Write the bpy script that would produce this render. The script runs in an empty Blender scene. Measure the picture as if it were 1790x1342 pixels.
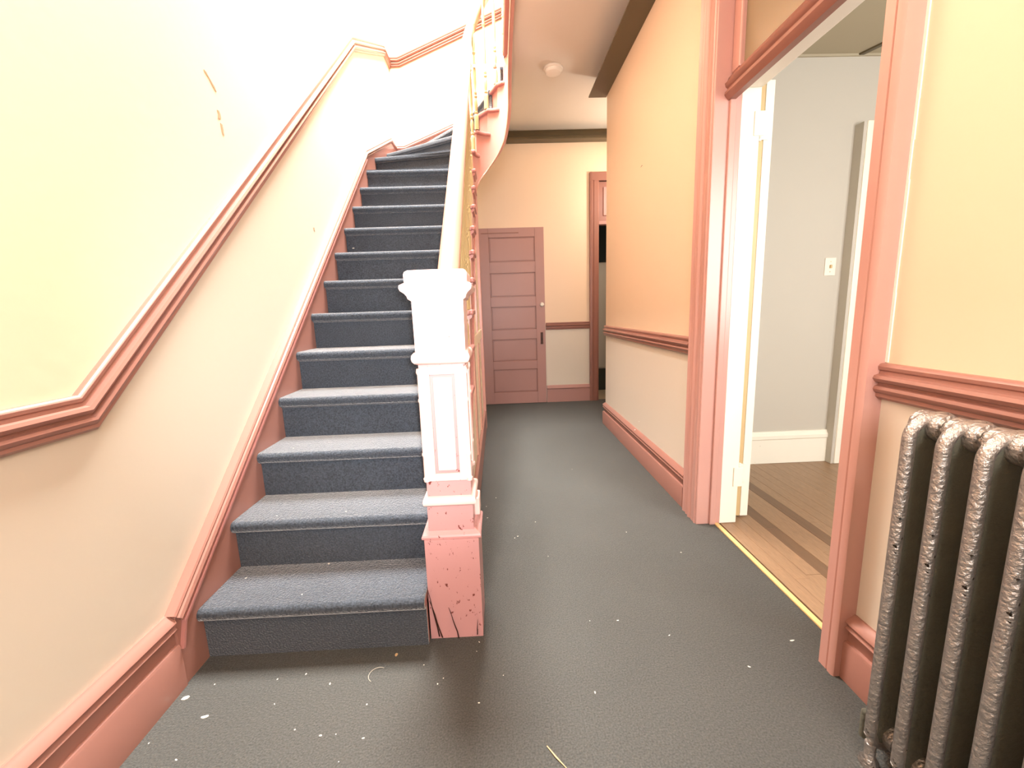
import bpy, bmesh, math, random
from mathutils import Vector, Matrix
random.seed(7)
S = bpy.context.scene
COL = S.collection
PI = math.pi

# ------------------------------------------------------------------ camera
cam = bpy.data.cameras.new('camera')
cam.sensor_width = 36.0
cam.lens = 741.85 / 1790.0 * 36.0
cam.clip_start = 0.02
co = bpy.data.objects.new('camera', cam)
COL.objects.link(co)
R = Vector((0.998907, -0.033176, -0.032937))
U = Vector((0.038111, 0.169853, 0.984732))
F = Vector((0.027075, 0.984911, -0.170932))
CAM = Vector((0, 0, 1.1223))
co.matrix_world = Matrix(((R.x, U.x, -F.x, CAM.x), (R.y, U.y, -F.y, CAM.y), (R.z, U.z, -F.z, CAM.z), (0, 0, 0, 1)))
S.camera = co

# ------------------------------------------------------------------ world, lights, exposure
w = bpy.data.worlds.new('world')
S.world = w
w.use_nodes = True
w.node_tree.nodes['Background'].inputs[0].default_value = (1.0, 0.95, 0.88, 1)
w.node_tree.nodes['Background'].inputs[1].default_value = 0.4
S.view_settings.view_transform = 'Standard'
S.view_settings.look = 'None'
S.view_settings.exposure = 0.0
S.view_settings.gamma = 1.0
S.view_settings.use_curve_mapping = False


def area(name, loc, target, sx, sy, power, color, spread=PI):
    l = bpy.data.lights.new(name, 'AREA')
    l.shape = 'RECTANGLE'
    l.size, l.size_y = sx, sy
    l.energy = power
    l.color = color
    l.spread = spread
    o = bpy.data.objects.new(name, l)
    COL.objects.link(o)
    o.location = loc
    d = Vector(target) - Vector(loc)
    o.rotation_euler = d.to_track_quat('-Z', 'Y').to_euler()
    return o


# assumed skylight high over the stairwell; area light only, no opening modelled
area('assumed_skylight', (-0.45, 3.2, 5.5), (-0.45, 3.0, 0), 1.0, 1.6, 580, (1.0, 0.97, 0.93), math.radians(120))
# added light behind the photographer for assumed front door daylight; no door modelled
area('added_front_light', (0.0, -1.75, 1.9), (0.0, 2.5, 1.6), 1.0, 1.2, 62, (0.97, 0.98, 1.0))
# globe lights added to brighten the hall, behind the camera and past the corner


def fill(name, loc, power, r, color=(1.0, 0.93, 0.84)):
    l = bpy.data.lights.new(name, 'POINT')
    l.energy = power
    l.color = color
    l.shadow_soft_size = r
    o = bpy.data.objects.new(name, l)
    COL.objects.link(o)
    o.location = loc


fill('hall_fill_light', (0.90, -0.6, 2.3), 50, 0.12)  # added light, lifts the ceiling and near walls
fill('alcove_fill_light', (1.6, 4.55, 2.4), 23, 0.10)  # added light, brightens the far end wall
# added light for the side room, as if from windows; none modelled
area('added_side_room_light', (2.4, -0.3, 1.6), (2.2, 2.6, 1.2), 1.2, 1.4, 90, (1.0, 0.98, 0.95))
# the photographer's assumed phone torch, a spot light added beside the lens
sp = bpy.data.lights.new('assumed_phone_torch', 'SPOT')
sp.energy = 150
sp.color = (0.92, 0.96, 1.0)
sp.spot_size = math.radians(66)
sp.spot_blend = 1.0
sp.shadow_soft_size = 0.02
spo = bpy.data.objects.new('assumed_phone_torch', sp)
COL.objects.link(spo)
spo.location = CAM + R * 0.03 + U * 0.03 - F * 0.02
spo.rotation_euler = (Vector((-0.36, 1.6, 1.04)) - spo.location).to_track_quat('-Z', 'Y').to_euler()

# ------------------------------------------------------------------ materials


def lin(c):
    return tuple(((x / 255.0) / 12.92 if x / 255.0 <= 0.04045 else ((x / 255.0 + 0.055) / 1.055) ** 2.4) for x in c) + (1.0,)


def mat(name, rgb, rough=0.5, metal=0.0, var=0.06, vscale=3.0, bump=0.0, bscale=60.0, chips=0.0, chipscale=30.0,
        chiprgb=(60, 28, 20), spec=0.5, stretch=(1, 1, 1), fine=0.0, fscale=400.0):
    m = bpy.data.materials.new(name)
    m.use_nodes = True
    nt = m.node_tree
    N, L = nt.nodes, nt.links
    b = N['Principled BSDF']
    b.inputs['Roughness'].default_value = rough
    b.inputs['Metallic'].default_value = metal
    b.inputs['Specular IOR Level'].default_value = spec
    tc = N.new('ShaderNodeTexCoord')
    mp = N.new('ShaderNodeMapping')
    mp.inputs['Scale'].default_value = stretch
    L.new(tc.outputs['Object'], mp.inputs['Vector'])
    c = lin(rgb)
    n1 = N.new('ShaderNodeTexNoise')
    n1.inputs['Scale'].default_value = vscale
    n1.inputs['Detail'].default_value = 4
    L.new(mp.outputs[0], n1.inputs['Vector'])
    mix = N.new('ShaderNodeMix')
    mix.data_type = 'RGBA'
    mix.inputs['A'].default_value = tuple(x * (1 - var) for x in c[:3]) + (1,)
    mix.inputs['B'].default_value = tuple(min(1, x * (1 + var)) for x in c[:3]) + (1,)
    L.new(n1.outputs['Fac'], mix.inputs['Factor'])
    out = mix.outputs['Result']
    if fine > 0:
        n3 = N.new('ShaderNodeTexNoise')
        n3.inputs['Scale'].default_value = fscale
        n3.inputs['Detail'].default_value = 3
        L.new(mp.outputs[0], n3.inputs['Vector'])
        r3 = N.new('ShaderNodeMapRange')
        r3.inputs['From Min'].default_value = 0.3
        r3.inputs['From Max'].default_value = 0.7
        r3.inputs['To Min'].default_value = 1 - fine
        r3.inputs['To Max'].default_value = 1 + fine
        L.new(n3.outputs['Fac'], r3.inputs['Value'])
        vm = N.new('ShaderNodeVectorMath')
        vm.operation = 'SCALE'
        L.new(out, vm.inputs[0])
        L.new(r3.outputs[0], vm.inputs['Scale'])
        out = vm.outputs[0]
    if chips > 0:
        n2 = N.new('ShaderNodeTexNoise')
        n2.inputs['Scale'].default_value = chipscale
        n2.inputs['Detail'].default_value = 6
        n2.inputs['Roughness'].default_value = 0.65
        L.new(mp.outputs[0], n2.inputs['Vector'])
        r = N.new('ShaderNodeMapRange')
        r.inputs['From Min'].default_value = 1 - chips
        r.inputs['From Max'].default_value = 1 - chips + 0.02
        L.new(n2.outputs['Fac'], r.inputs['Value'])
        m2 = N.new('ShaderNodeMix')
        m2.data_type = 'RGBA'
        m2.inputs['B'].default_value = lin(chiprgb)
        L.new(r.outputs[0], m2.inputs['Factor'])
        L.new(out, m2.inputs['A'])
        out = m2.outputs['Result']
    L.new(out, b.inputs['Base Color'])
    if bump > 0:
        nb = N.new('ShaderNodeTexNoise')
        nb.inputs['Scale'].default_value = bscale
        nb.inputs['Detail'].default_value = 5
        L.new(mp.outputs[0], nb.inputs['Vector'])
        bp = N.new('ShaderNodeBump')
        bp.inputs['Strength'].default_value = bump
        bp.inputs['Distance'].default_value = 0.01
        L.new(nb.outputs['Fac'], bp.inputs['Height'])
        L.new(bp.outputs[0], b.inputs['Normal'])
    return m


CREAM = (243, 219, 168)
M = {}


def wall_paint(name, upper, lower, split):
    """gloss paint: one colour above the chair rail, another below it (world height)"""
    m = mat(name, upper, rough=0.42, var=0.03, vscale=1.5, bump=0.05, bscale=25)
    nt = m.node_tree
    N, L = nt.nodes, nt.links
    b = N['Principled BSDF']
    src = b.inputs['Base Color'].links[0].from_socket
    geo = N.new('ShaderNodeNewGeometry')
    sep = N.new('ShaderNodeSeparateXYZ')
    L.new(geo.outputs['Position'], sep.inputs[0])
    if isinstance(split, tuple):   # sloping rail line z = max(a, a + k (y - y0))
        y0, a, k, ymax = split
        mn = N.new('ShaderNodeMath'); mn.operation = 'MINIMUM'; mn.inputs[1].default_value = ymax
        L.new(sep.outputs['Y'], mn.inputs[0])
        sb = N.new('ShaderNodeMath'); sb.operation = 'SUBTRACT'; sb.inputs[1].default_value = y0
        L.new(mn.outputs[0], sb.inputs[0])
        mx = N.new('ShaderNodeMath'); mx.operation = 'MAXIMUM'; mx.inputs[1].default_value = 0
        L.new(sb.outputs[0], mx.inputs[0])
        ml = N.new('ShaderNodeMath'); ml.operation = 'MULTIPLY_ADD'; ml.inputs[1].default_value = k; ml.inputs[2].default_value = a
        L.new(mx.outputs[0], ml.inputs[0])
        line = ml.outputs[0]
    else:
        v = N.new('ShaderNodeValue'); v.outputs[0].default_value = split
        line = v.outputs[0]
    lt = N.new('ShaderNodeMath'); lt.operation = 'LESS_THAN'
    L.new(sep.outputs['Z'], lt.inputs[0]); L.new(line, lt.inputs[1])
    mx2 = N.new('ShaderNodeMix'); mx2.data_type = 'RGBA'
    mx2.inputs['B'].default_value = lin(lower)
    L.new(lt.outputs[0], mx2.inputs['Factor']); L.new(src, mx2.inputs['A'])
    L.new(mx2.outputs['Result'], b.inputs['Base Color'])
    return m


M['wall_left'] = wall_paint('cream_wall_left', (246, 217, 190), (210, 201, 184), (1.07, 0.905, 0.852, 3.74))
M['wall'] = wall_paint('cream_wall', (242, 217, 188), (224, 215, 199), 0.905)
M['cream'] = mat('cream_paint', (240, 223, 196), rough=0.42, var=0.03)
M['ceil'] = mat('ceiling_paint', (228, 218, 204), rough=0.8, var=0.04, bump=0.05, bscale=40)
M['gray'] = mat('grey_room_paint', (196, 191, 180), rough=0.7, var=0.02)
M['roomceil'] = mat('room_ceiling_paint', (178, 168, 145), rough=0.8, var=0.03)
M['rose'] = mat('rose_gloss_paint', (160, 114, 102), rough=0.32, var=0.07, vscale=5, chips=0.265, chipscale=38, chiprgb=(88, 44, 32))
M['rose_clean'] = mat('rose_paint', (180, 122, 114), rough=0.35, var=0.06, vscale=4)
M['rose_newel'] = mat('rose_worn_paint', (200, 148, 146), rough=0.3, var=0.05, vscale=6, chips=0.37, chipscale=60, chiprgb=(112, 44, 34), stretch=(1, 1, 0.6))
M['newel_lit'] = mat('lit_pink_worn_paint', (240, 205, 196), rough=0.3, var=0.04, vscale=6, chips=0.31, chipscale=30, chiprgb=(170, 100, 90))  # torch glare on the upper newel put into a paler worn pink
M['rail'] = mat('pale_handrail_paint', (196, 146, 126), rough=0.25, var=0.06, vscale=6, chips=0.28, chipscale=24, chiprgb=(190, 110, 90))
M['baluster'] = mat('cream_baluster_paint', (184, 164, 118), rough=0.35, var=0.05, vscale=20, chips=0.30, chipscale=50, chiprgb=(150, 110, 80))
M['string'] = mat('pink_string_paint', (200, 146, 134), rough=0.32, var=0.05, vscale=6)
M['casing'] = mat('salmon_casing_paint', (200, 153, 142), rough=0.28, var=0.05, vscale=4, chips=0.25, chipscale=30, chiprgb=(110, 56, 38))
M['white'] = mat('white_trim_paint', (244, 240, 226), rough=0.35, var=0.02, chips=0.27, chipscale=22, chiprgb=(150, 130, 100))
M['caulk'] = mat('white_paint_gap', (252, 250, 238), rough=0.6, var=0.01)
M['tanedge'] = mat('tan_wood_edge', (206, 178, 130), rough=0.5, var=0.08, vscale=8)
M['crown'] = mat('olive_brown_crown_paint', (92, 80, 56), rough=0.4, var=0.12, vscale=5)
M['carpet'] = mat('charcoal_carpet', (77, 77, 74), rough=0.95, var=0.14, vscale=2.2, bump=0.6, bscale=190, fine=0.28, fscale=200, spec=0.1)
M['staircarpet'] = mat('slate_stair_carpet', (68, 74, 82), rough=0.95, var=0.14, vscale=7, bump=0.6, bscale=170, fine=0.4, fscale=170, spec=0.1)
for q_, sw in (('staircarpet', 1.0), ('carpet', .15)):
    pb_ = M[q_].node_tree.nodes['Principled BSDF']
    pb_.inputs['Sheen Weight'].default_value = sw
    pb_.inputs['Sheen Roughness'].default_value = .35
    pb_.inputs['Sheen Tint'].default_value = (1, .98, .94, 1)
M['wood'] = mat('worn_brown_boards', (150, 120, 92), rough=0.4, var=0.22, vscale=5, stretch=(9, 0.8, 3), fine=0.15, fscale=30)
M['wood_dark'] = mat('dark_border_boards', (112, 84, 60), rough=0.4, var=0.22, vscale=5, stretch=(9, 0.8, 3))
M['strip'] = mat('pale_threshold_wood', (222, 188, 126), rough=0.5, var=0.08, vscale=10, chips=0.27, chipscale=20, chiprgb=(90, 60, 30))
M['closet'] = mat('dusty_rose_door_paint', (178, 134, 126), rough=0.4, var=0.07, vscale=3)
M['dark'] = mat('dark_void_paint', (28, 26, 22), rough=0.8)
M['mauve'] = mat('mauve_trim_paint', (150, 102, 88), rough=0.4, var=0.07, vscale=4)
M['plastic'] = mat('white_plastic', (240, 232, 220), rough=0.4, var=0.01)
M['iron'] = mat('silver_painted_iron', (172, 166, 160), rough=0.34, metal=0.8, var=0.25, vscale=22, bump=0.55, bscale=110, chips=0.36, chipscale=45, chiprgb=(50, 42, 34))
M['iron_dark'] = mat('dull_grey_iron', (94, 94, 82), rough=0.6, metal=0.0, var=0.2, vscale=14, bump=0.35, bscale=90)
M['lock'] = mat('dark_lock_metal', (70, 42, 32), rough=0.4, metal=0.5)
M['porcelain'] = mat('porcelain', (245, 238, 225), rough=0.12, var=0.01)
M['scar'] = mat('bare_plaster', (176, 148, 118), rough=0.9, var=0.2, vscale=60)
M['chip'] = mat('paint_flake', (236, 230, 214), rough=0.7, var=0.05)
M['chip_tan'] = mat('tan_flake', (214, 180, 134), rough=0.7, var=0.05)
M['tile'] = mat('beige_far_floor', (168, 150, 124), rough=0.5, var=0.1)
M['grayleaf'] = mat('pale_grey_leaf_paint', (172, 166, 152), rough=0.5, var=0.04)
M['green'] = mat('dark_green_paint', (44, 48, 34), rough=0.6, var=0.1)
M['skylight'] = mat('stairwell_plaster', (240, 220, 180), rough=0.7)

gm = bpy.data.materials.new('transom_glass')
gm.use_nodes = True
gb = gm.node_tree.nodes['Principled BSDF']
gb.inputs['Base Color'].default_value = lin((168, 150, 118))
gb.inputs['Roughness'].default_value = 0.25
gb.inputs['Transmission Weight'].default_value = 0.35
M['glass'] = gm

# ------------------------------------------------------------------ helpers


def new_obj(name, bm, m=None, parent=None, smooth=False):
    bmesh.ops.recalc_face_normals(bm, faces=bm.faces)
    me = bpy.data.meshes.new(name)
    bm.to_mesh(me)
    bm.free()
    o = bpy.data.objects.new(name, me)
    COL.objects.link(o)
    if m is not None:
        me.materials.append(M[m] if isinstance(m, str) else m)
    if smooth:
        for p in me.polygons:
            p.use_smooth = True
        try:
            me.set_sharp_from_angle(angle=math.radians(38))
        except Exception:
            pass
    if parent is not None:
        o.parent = parent
    return o


def tag(o, label, cat=None, group=None, kind=None):
    o['label'] = label
    if cat:
        o['category'] = cat
    if group:
        o['group'] = group
    if kind:
        o['kind'] = kind
    return o


def struct(o, label, cat):
    return tag(o, label, cat, kind='structure')


def empty(name, loc, label, cat, group=None, kind=None):
    o = bpy.data.objects.new(name, None)
    COL.objects.link(o)
    o.location = loc
    o.empty_display_size = 0.1
    tag(o, label, cat, group, kind)
    bpy.context.view_layer.update()
    return o


def keep(o, parent):
    """parent an object built in world coordinates"""
    o.parent = parent
    pm = Matrix.Translation(parent.location) if parent.parent is None else parent.matrix_basis
    o.matrix_parent_inverse = Matrix.Identity(4)
    # geometry is in world coordinates: shift it by the parent's world place
    t = Vector((0, 0, 0))
    p = parent
    while p is not None:
        t += p.location
        p = p.parent
    o.location = -t
    return o


def box_bm(x0, x1, y0, y1, z0, z1, bev=0.0, seg=2, bm=None):
    b = bmesh.new()
    vs = [b.verts.new((x, y, z)) for x in (x0, x1) for y in (y0, y1) for z in (z0, z1)]
    for f in ((0, 1, 3, 2), (4, 6, 7, 5), (0, 4, 5, 1), (2, 3, 7, 6), (0, 2, 6, 4), (1, 5, 7, 3)):
        b.faces.new([vs[i] for i in f])
    bmesh.ops.recalc_face_normals(b, faces=b.faces)
    if bev > 0:
        bmesh.ops.bevel(b, geom=b.edges[:], offset=bev, segments=seg, profile=0.5, affect='EDGES')
    if bm is None:
        return b
    join(bm, b)
    return bm


def join(dst, src):
    me = bpy.data.meshes.new('tmp')
    src.to_mesh(me)
    src.free()
    dst.from_mesh(me)
    bpy.data.meshes.remove(me)


def box(name, x0, x1, y0, y1, z0, z1, m, parent=None, bev=0.0, smooth=False):
    o = new_obj(name, box_bm(x0, x1, y0, y1, z0, z1, bev), m, smooth=smooth)
    if parent is not None:
        keep(o, parent)
    return o


def prism_bm(poly, axis, a0, a1):
    """poly in the two other axes (in x,y,z order), extruded along axis"""
    b = bmesh.new()

    def P(q, a):
        if axis == 'x':
            return (a, q[0], q[1])
        if axis == 'y':
            return (q[0], a, q[1])
        return (q[0], q[1], a)
    A = [b.verts.new(P(q, a0)) for q in poly]
    B = [b.verts.new(P(q, a1)) for q in poly]
    b.faces.new(A)
    b.faces.new(B)
    n = len(poly)
    for i in range(n):
        b.faces.new((A[i], A[(i + 1) % n], B[(i + 1) % n], B[i]))
    return b


def sweep_bm(prof, path, out, closed=False, outs=None):
    """prof: (side, out) pairs. path: 3-D points. side = out x tangent, mitred."""
    b = bmesh.new()
    path = [Vector(p) for p in path]
    rings = []
    n = len(path)
    for i, p in enumerate(path):
        o = Vector(outs[i]) if outs else Vector(out)
        o.normalize()
        t0 = (path[i] - path[i - 1]).normalized() if i > 0 else None
        t1 = (path[i + 1] - path[i]).normalized() if i < n - 1 else None
        if t0 is None:
            t0 = t1
        if t1 is None:
            t1 = t0
        s0, s1 = o.cross(t0), o.cross(t1)
        s0.normalize(); s1.normalize()
        s = (s0 + s1).normalized()
        k = 1.0 / max(0.3, s.dot(s0))
        rings.append([b.verts.new(p + s * (a * k) + o * c) for a, c in prof])
    m = len(prof)
    for i in range(n - 1):
        for j in range(m):
            b.faces.new((rings[i][j], rings[i][(j + 1) % m], rings[i + 1][(j + 1) % m], rings[i + 1][j]))
    b.faces.new(rings[0])
    b.faces.new(rings[-1])
    return b


def lathe_bm(prof, seg=14, cx=0, cy=0, z0=0):
    b = bmesh.new()
    rings = []
    for r, z in prof:
        rings.append([b.verts.new((cx + r * math.cos(2 * PI * k / seg), cy + r * math.sin(2 * PI * k / seg), z0 + z)) for k in range(seg)])
    for i in range(len(rings) - 1):
        for k in range(seg):
            b.faces.new((rings[i][k], rings[i][(k + 1) % seg], rings[i + 1][(k + 1) % seg], rings[i + 1][k]))
    b.faces.new(rings[0])
    b.faces.new(rings[-1])
    return b


def tube_bm(path, rads, seg=10):
    b = bmesh.new()
    path = [Vector(p) for p in path]
    if not hasattr(rads, '__len__'):
        rads = [rads] * len(path)
    rings = []
    for i, p in enumerate(path):
        t = (path[min(i + 1, len(path) - 1)] - path[max(i - 1, 0)]).normalized()
        ref = Vector((0, 1, 0)) if abs(t.y) < 0.9 else Vector((0, 0, 1))
        u = t.cross(ref).normalized()
        v = t.cross(u).normalized()
        r = rads[i]
        rings.append([b.verts.new(p + (u * math.cos(2 * PI * k / seg) + v * math.sin(2 * PI * k / seg)) * r) for k in range(seg)])
    for i in range(len(rings) - 1):
        for k in range(seg):
            b.faces.new((rings[i][k], rings[i][(k + 1) % seg], rings[i + 1][(k + 1) % seg], rings[i + 1][k]))
    b.faces.new(rings[0])
    b.faces.new(rings[-1])
    return b


# ------------------------------------------------------------------ dimensions (metres, camera above the origin)
XL = -1.045      # left wall
XR = 1.02        # right wall
YF = 5.09        # far wall of the hall
YS = 5.0         # back wall of the stairs
HC = 3.07        # hall ceiling
FL2 = 3.23       # upper floor
RZ = 0.19        # riser
TR = 0.2223      # tread
Y0 = 1.274       # first nosing
SL = RZ / TR
OPEN0, OPEN1 = 1.145, 2.02   # doorway in the right wall
WC = (0.0, 3.87)             # centre of the well's round end

# ------------------------------------------------------------------ setting: floors, walls, ceilings
struct(box('floor', -1.1, XR + 0.075, -2.0, 5.12, -0.08, 0.0, 'carpet'), 'charcoal grey carpet flecked with chips covering the hall floor', 'carpet')
struct(box('wall_left', XL - 0.15, XL, -2.0, YS + 0.2, -0.05, 5.7, 'wall_left'), 'glossy cream wall rising beside the left of the stairs', 'wall')
struct(box('wall_stair_back', XL - 0.15, 2.4, YS + 0.0, YS + 0.085, HC + .005, 5.7, 'wall_left'), 'overexposed cream wall behind the turn of the stairs', 'wall')
struct(new_obj('wall_stair_back_lower', prism_bm([(XL, 1.6), (-.19, 1.6), (-.19, 2.93), (.164, 2.96), (.164, HC + .005), (XL, HC + .005)], 'y', YS, YS + .085), 'wall_left'), 'cream wall closing the stairs below their turn', 'wall')
# far hall wall with the opening at its right end
fw = struct(box('wall_far', XL - 0.1, 1.15, YF, YF + 0.12, -0.05, HC + 0.1, 'wall'), 'cream end wall of the hall holding the small five panel door', 'wall')
keep(box('wall_segment', 1.15, 2.3, YF, YF + 0.12, 2.57, HC + 0.1, 'wall'), fw)
keep(box('wall_segment', 2.0, 2.3, YF, YF + 0.12, -0.05, 2.57, 'wall'), fw)
# right wall: segments around the doorway
rw = struct(box('wall_right', XR, XR + 0.15, OPEN1, 4.03, -0.05, HC + 0.1, 'wall'), 'cream wall between the white edged doorway and the hall corner', 'wall')
keep(box('wall_segment', XR, XR + 0.15, -2.0, OPEN0 - 0.02, -0.05, HC + 0.1, 'wall'), rw)
keep(box('wall_segment', XR, XR + 0.15, OPEN0 - 0.02, OPEN1, 2.72, HC + 0.1, 'wall'), rw)
struct(box('wall_alcove', 2.0, 2.1, 4.0, YF, -0.05, HC + 0.1, 'wall'), 'cream side wall round the corner at the hall end', 'wall')
struct(box('floor', XR + 0.075, 2.3, 4.03, 5.12, -0.08, 0.0, 'carpet'), 'grey carpet round the corner at the hall end', 'carpet')
struct(box('wall_alcove_side', XR + 0.15, 2.1, 3.9, 4.03, -0.05, HC + 0.1, 'wall'), 'cream wall behind the corner of the hall', 'wall')
wb = struct(box('wall_back', -1.2, 1.17, -2.12, -2.0, -0.05, HC + 0.1, 'wall'), 'cream wall behind the photographer', 'wall')
# hall ceiling: right of the stair well, and over the near end
cb = box_bm(0.165, 2.1, -2.0, YF, HC, FL2 - 0.03)
cb2 = box_bm(-1.1, 0.165, -2.0, 0.75, HC, FL2 - 0.03)
join(cb, cb2)
struct(new_obj('ceiling', cb, 'ceil'), 'flat beige ceiling over the hall beside the stair well', 'ceiling')
struct(box('floor_upper', 0.13, 2.4, -2.0, YS, FL2 - 0.03, FL2, 'staircarpet'), 'upper landing floor above the hall', 'floor')
struct(box('wall_upper_right', 1.6, 1.7, -2.0, YS, FL2, 5.7, 'skylight'), 'cream wall of the upper landing', 'wall')
struct(box('wall_upper_front', -1.2, 1.7, -0.2, -0.1, FL2, 5.7, 'skylight'), 'cream front wall of the upper landing', 'wall')
struct(box('ceiling', -1.2, 1.7, -0.2, YS + 0.1, 5.7, 5.8, 'skylight'), 'pale ceiling high above the stair well', 'ceiling')

# side room
struct(box('wall_room_back', XR + 0.15, 4.0, 2.81, 2.93, -0.05, 2.7, 'gray'), 'light grey wall of the side room with a light switch', 'wall')
struct(box('wall_room_side', 4.0, 4.1, -1.2, 2.93, -0.05, 2.7, 'gray'), 'light grey far side wall of the side room', 'wall')
struct(box('wall_room_front', XR + 0.15, 4.0, -1.3, -1.2, -0.05, 2.7, 'gray'), 'light grey near wall of the side room', 'wall')
struct(box('ceiling', XR + 0.15, 4.0, -1.2, 2.81, 2.585, 2.7, 'roomceil'), 'dull beige ceiling of the side room', 'ceiling')
struct(new_obj('trim_1', prism_bm([(2.24, 2.81), (2.27, 2.81), (2.66, 1.9), (2.62, 1.9)], 'z', 2.575, 2.586), 'crown'), 'thin dark batten crossing the side room ceiling', 'trim')
struct(box('trim_2', XR + 0.16, 4.0, 2.80, 2.812, 2.572, 2.586, 'roomceil'), 'dull beige bead where the grey room wall meets its ceiling', 'trim')  # small bead in the room ceiling colour
bb = sweep_bm([(0, 0), (0, 0.018), (0.17, 0.018), (0.178, 0.024), (0.2, 0.024), (0.215, 0.014), (0.228, 0.01), (0.228, 0)], [(XR + 0.15, 2.81, 0), (2.29, 2.81, 0)], (0, -1, 0))
for v in bb.verts:
    pass
struct(new_obj('baseboard_room', bb, 'white'), 'white baseboard along the grey wall of the side room', 'baseboard')
# wooden floor of the side room: boards
rf = struct(box('floor', XR + 0.075, 4.0, -1.2, 2.81, -0.08, -0.012, 'dark'), 'worn brown board floor of the side room', 'floor')
xs = XR + 0.092
k = 0
shared = {}
while xs < 3.6:
    wd = 0.064
    dark = k in (3, 6)
    cuts = [-1.2, random.uniform(0.2, 1.1), random.uniform(1.5, 2.2), 2.81]
    for j in range(3):
        o = box('floorboard', xs + 0.0003, xs + wd - 0.0003, cuts[j] + 0.0004, cuts[j + 1] - 0.0004, -0.015, -0.001 - random.uniform(0, 0.0012), 'wood_dark' if dark else 'wood', rf, bev=0.0008)
    xs += wd
    k += 1

# ------------------------------------------------------------------ mouldings
RAIL = [(0, 0), (0, .012), (.007, .019), (.016, .019), (.020, .025), (.028, .028), (.035, .025), (.038, .015), (.044, .015), (.047, .026), (.056, .032), (.064, .028),
        (.067, .016), (.075, .014), (.079, .019), (.087, .020), (.093, .016), (.095, .010), (.095, 0)]
BASE = [(0, 0), (0, .030), (.128, .030), (.136, .026), (.138, .017), (.175, .017), (.180, .022), (.186, .030), (.194, .024), (.200, .024), (.207, .031),
        (.216, .027), (.226, .012), (.232, .006), (.232, 0)]


def scale(pf, a, c=1.0):
    return [(x * a, y * c) for x, y in pf]


def trim(name, prof, path, out, m, label, cat='trim', smooth=True):
    o = new_obj(name, sweep_bm(prof, path, out), m, smooth=smooth)
    return struct(o, label, cat)


# side = out x tangent ; for the left wall out=+x, tangent +y -> side +z
trim('trim_3', RAIL, [(XL, -2, .858), (XL, 1.085, .858), (XL, 3.72, 3.140), (XL, 4.78, 3.663), (XL, YS, 3.663)], (1, 0, 0), 'rose',
     'dusty pink moulded chair rail climbing the left wall beside the stairs', 'chair rail')
# back wall: out = -y, tangent +x -> side = (-y) x x = +z
trim('trim_4', RAIL, [(XL + 0.0, YS, 3.675), (-.935, YS, 3.675), (.35, YS, 4.19), (1.5, YS, 4.19)], (0, -1, 0), 'mauve',
     'salmon moulded rail rising across the wall behind the stair turn', 'chair rail')
# right wall: out=-x, tangent -y -> side = (-x) x (-y) = +z
trim('trim_5', RAIL, [(XR, 4.03, .858), (XR, 2.2, .858)], (-1, 0, 0), 'rose', 'pink chair rail between the doorway casing and the hall corner', 'chair rail')
trim('trim_6', RAIL, [(XR, 1.082, .858), (XR, -2, .858)], (-1, 0, 0), 'rose', 'pink moulded chair rail on the right wall above the radiator', 'chair rail')
B2 = scale(BASE, .207 / .232)
trim('baseboard_right', B2, [(XR, 4.03, 0), (XR, 2.2, 0)], (-1, 0, 0), 'rose', 'dusty pink baseboard between the doorway casing and the hall corner', 'baseboard')
trim('baseboard_right', B2, [(XR, 1.085, 0), (XR, -2, 0)], (-1, 0, 0), 'rose', 'dusty pink baseboard behind the radiator', 'baseboard')
trim('baseboard_left', scale(BASE, .244 / .232), [(XL, -2, 0), (XL, 1.185, 0)], (1, 0, 0), 'rose', 'deep pink baseboard on the left wall before the stairs', 'baseboard')
trim('baseboard_far', [(0, 0), (0, .02), (.16, .02), (.17, .028), (.19, .02), (.206, .01), (.206, 0)], [(.565, YF, 0), (1.09, YF, 0)], (0, -1, 0), 'closet',
     'dusty pink baseboard beside the five panel door', 'baseboard')
trim('trim_7', scale(RAIL, .085 / .095, .7), [(.565, YF, .878), (1.09, YF, .878)], (0, -1, 0), 'mauve', 'flat mauve rail between the five panel door and far casing', 'chair rail')
# crown mouldings
CR = [(0, 0), (0, .012), (-.012, .018), (-.02, .022), (-.035, .028), (-.06, .05), (-.085, .09), (-.1, .118), (-.105, .135), (-.118, .14), (-.13, .155), (-.14, .155), (-.14, 0)]
CRR = [(.14 + a, c) for a, c in CR][::-1]
o = trim('trim_8', CRR, [(XR, 4.06, HC - .14), (XR, -2, HC - .14)], (-1, 0, 0), 'crown', 'dark olive brown crown moulding along the right wall', 'crown moulding')
CF = [(.13 * (a / .14), c * .72) for a, c in CRR]
trim('trim_9', CF, [(.165, YF, HC - .13), (2.0, YF, HC - .13)], (0, -1, 0), 'crown', 'dark olive crown moulding along the far end wall', 'crown moulding')

# ------------------------------------------------------------------ doorway on the right: casings, jambs, transom
dc = empty('trim_10', (XR, OPEN1, 0), 'salmon fluted casing and transom framing the doorway on the right', 'door casing', kind='structure')
# far casing, side = -y ... profile across y from OPEN1 to 2.2 ; path vertical, out -x, tangent +z -> side = (-x) x z = +y
CAS = [(0, 0), (0, .040), (.008, .044), (.014, .040), (.05, .040), (.056, .030), (.062, .040), (.075, .046), (.084, .036), (.092, .030), (.100, .038),
       (.112, .040), (.120, .028), (.128, .034), (.150, .040), (.160, .034), (.168, .024), (.180, .020), (.184, .0)]
keep(new_obj('casing', sweep_bm(CAS, [(XR, OPEN1, 0), (XR, OPEN1, 2.75)], (-1, 0, 0)), 'casing', smooth=True), dc)
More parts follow.
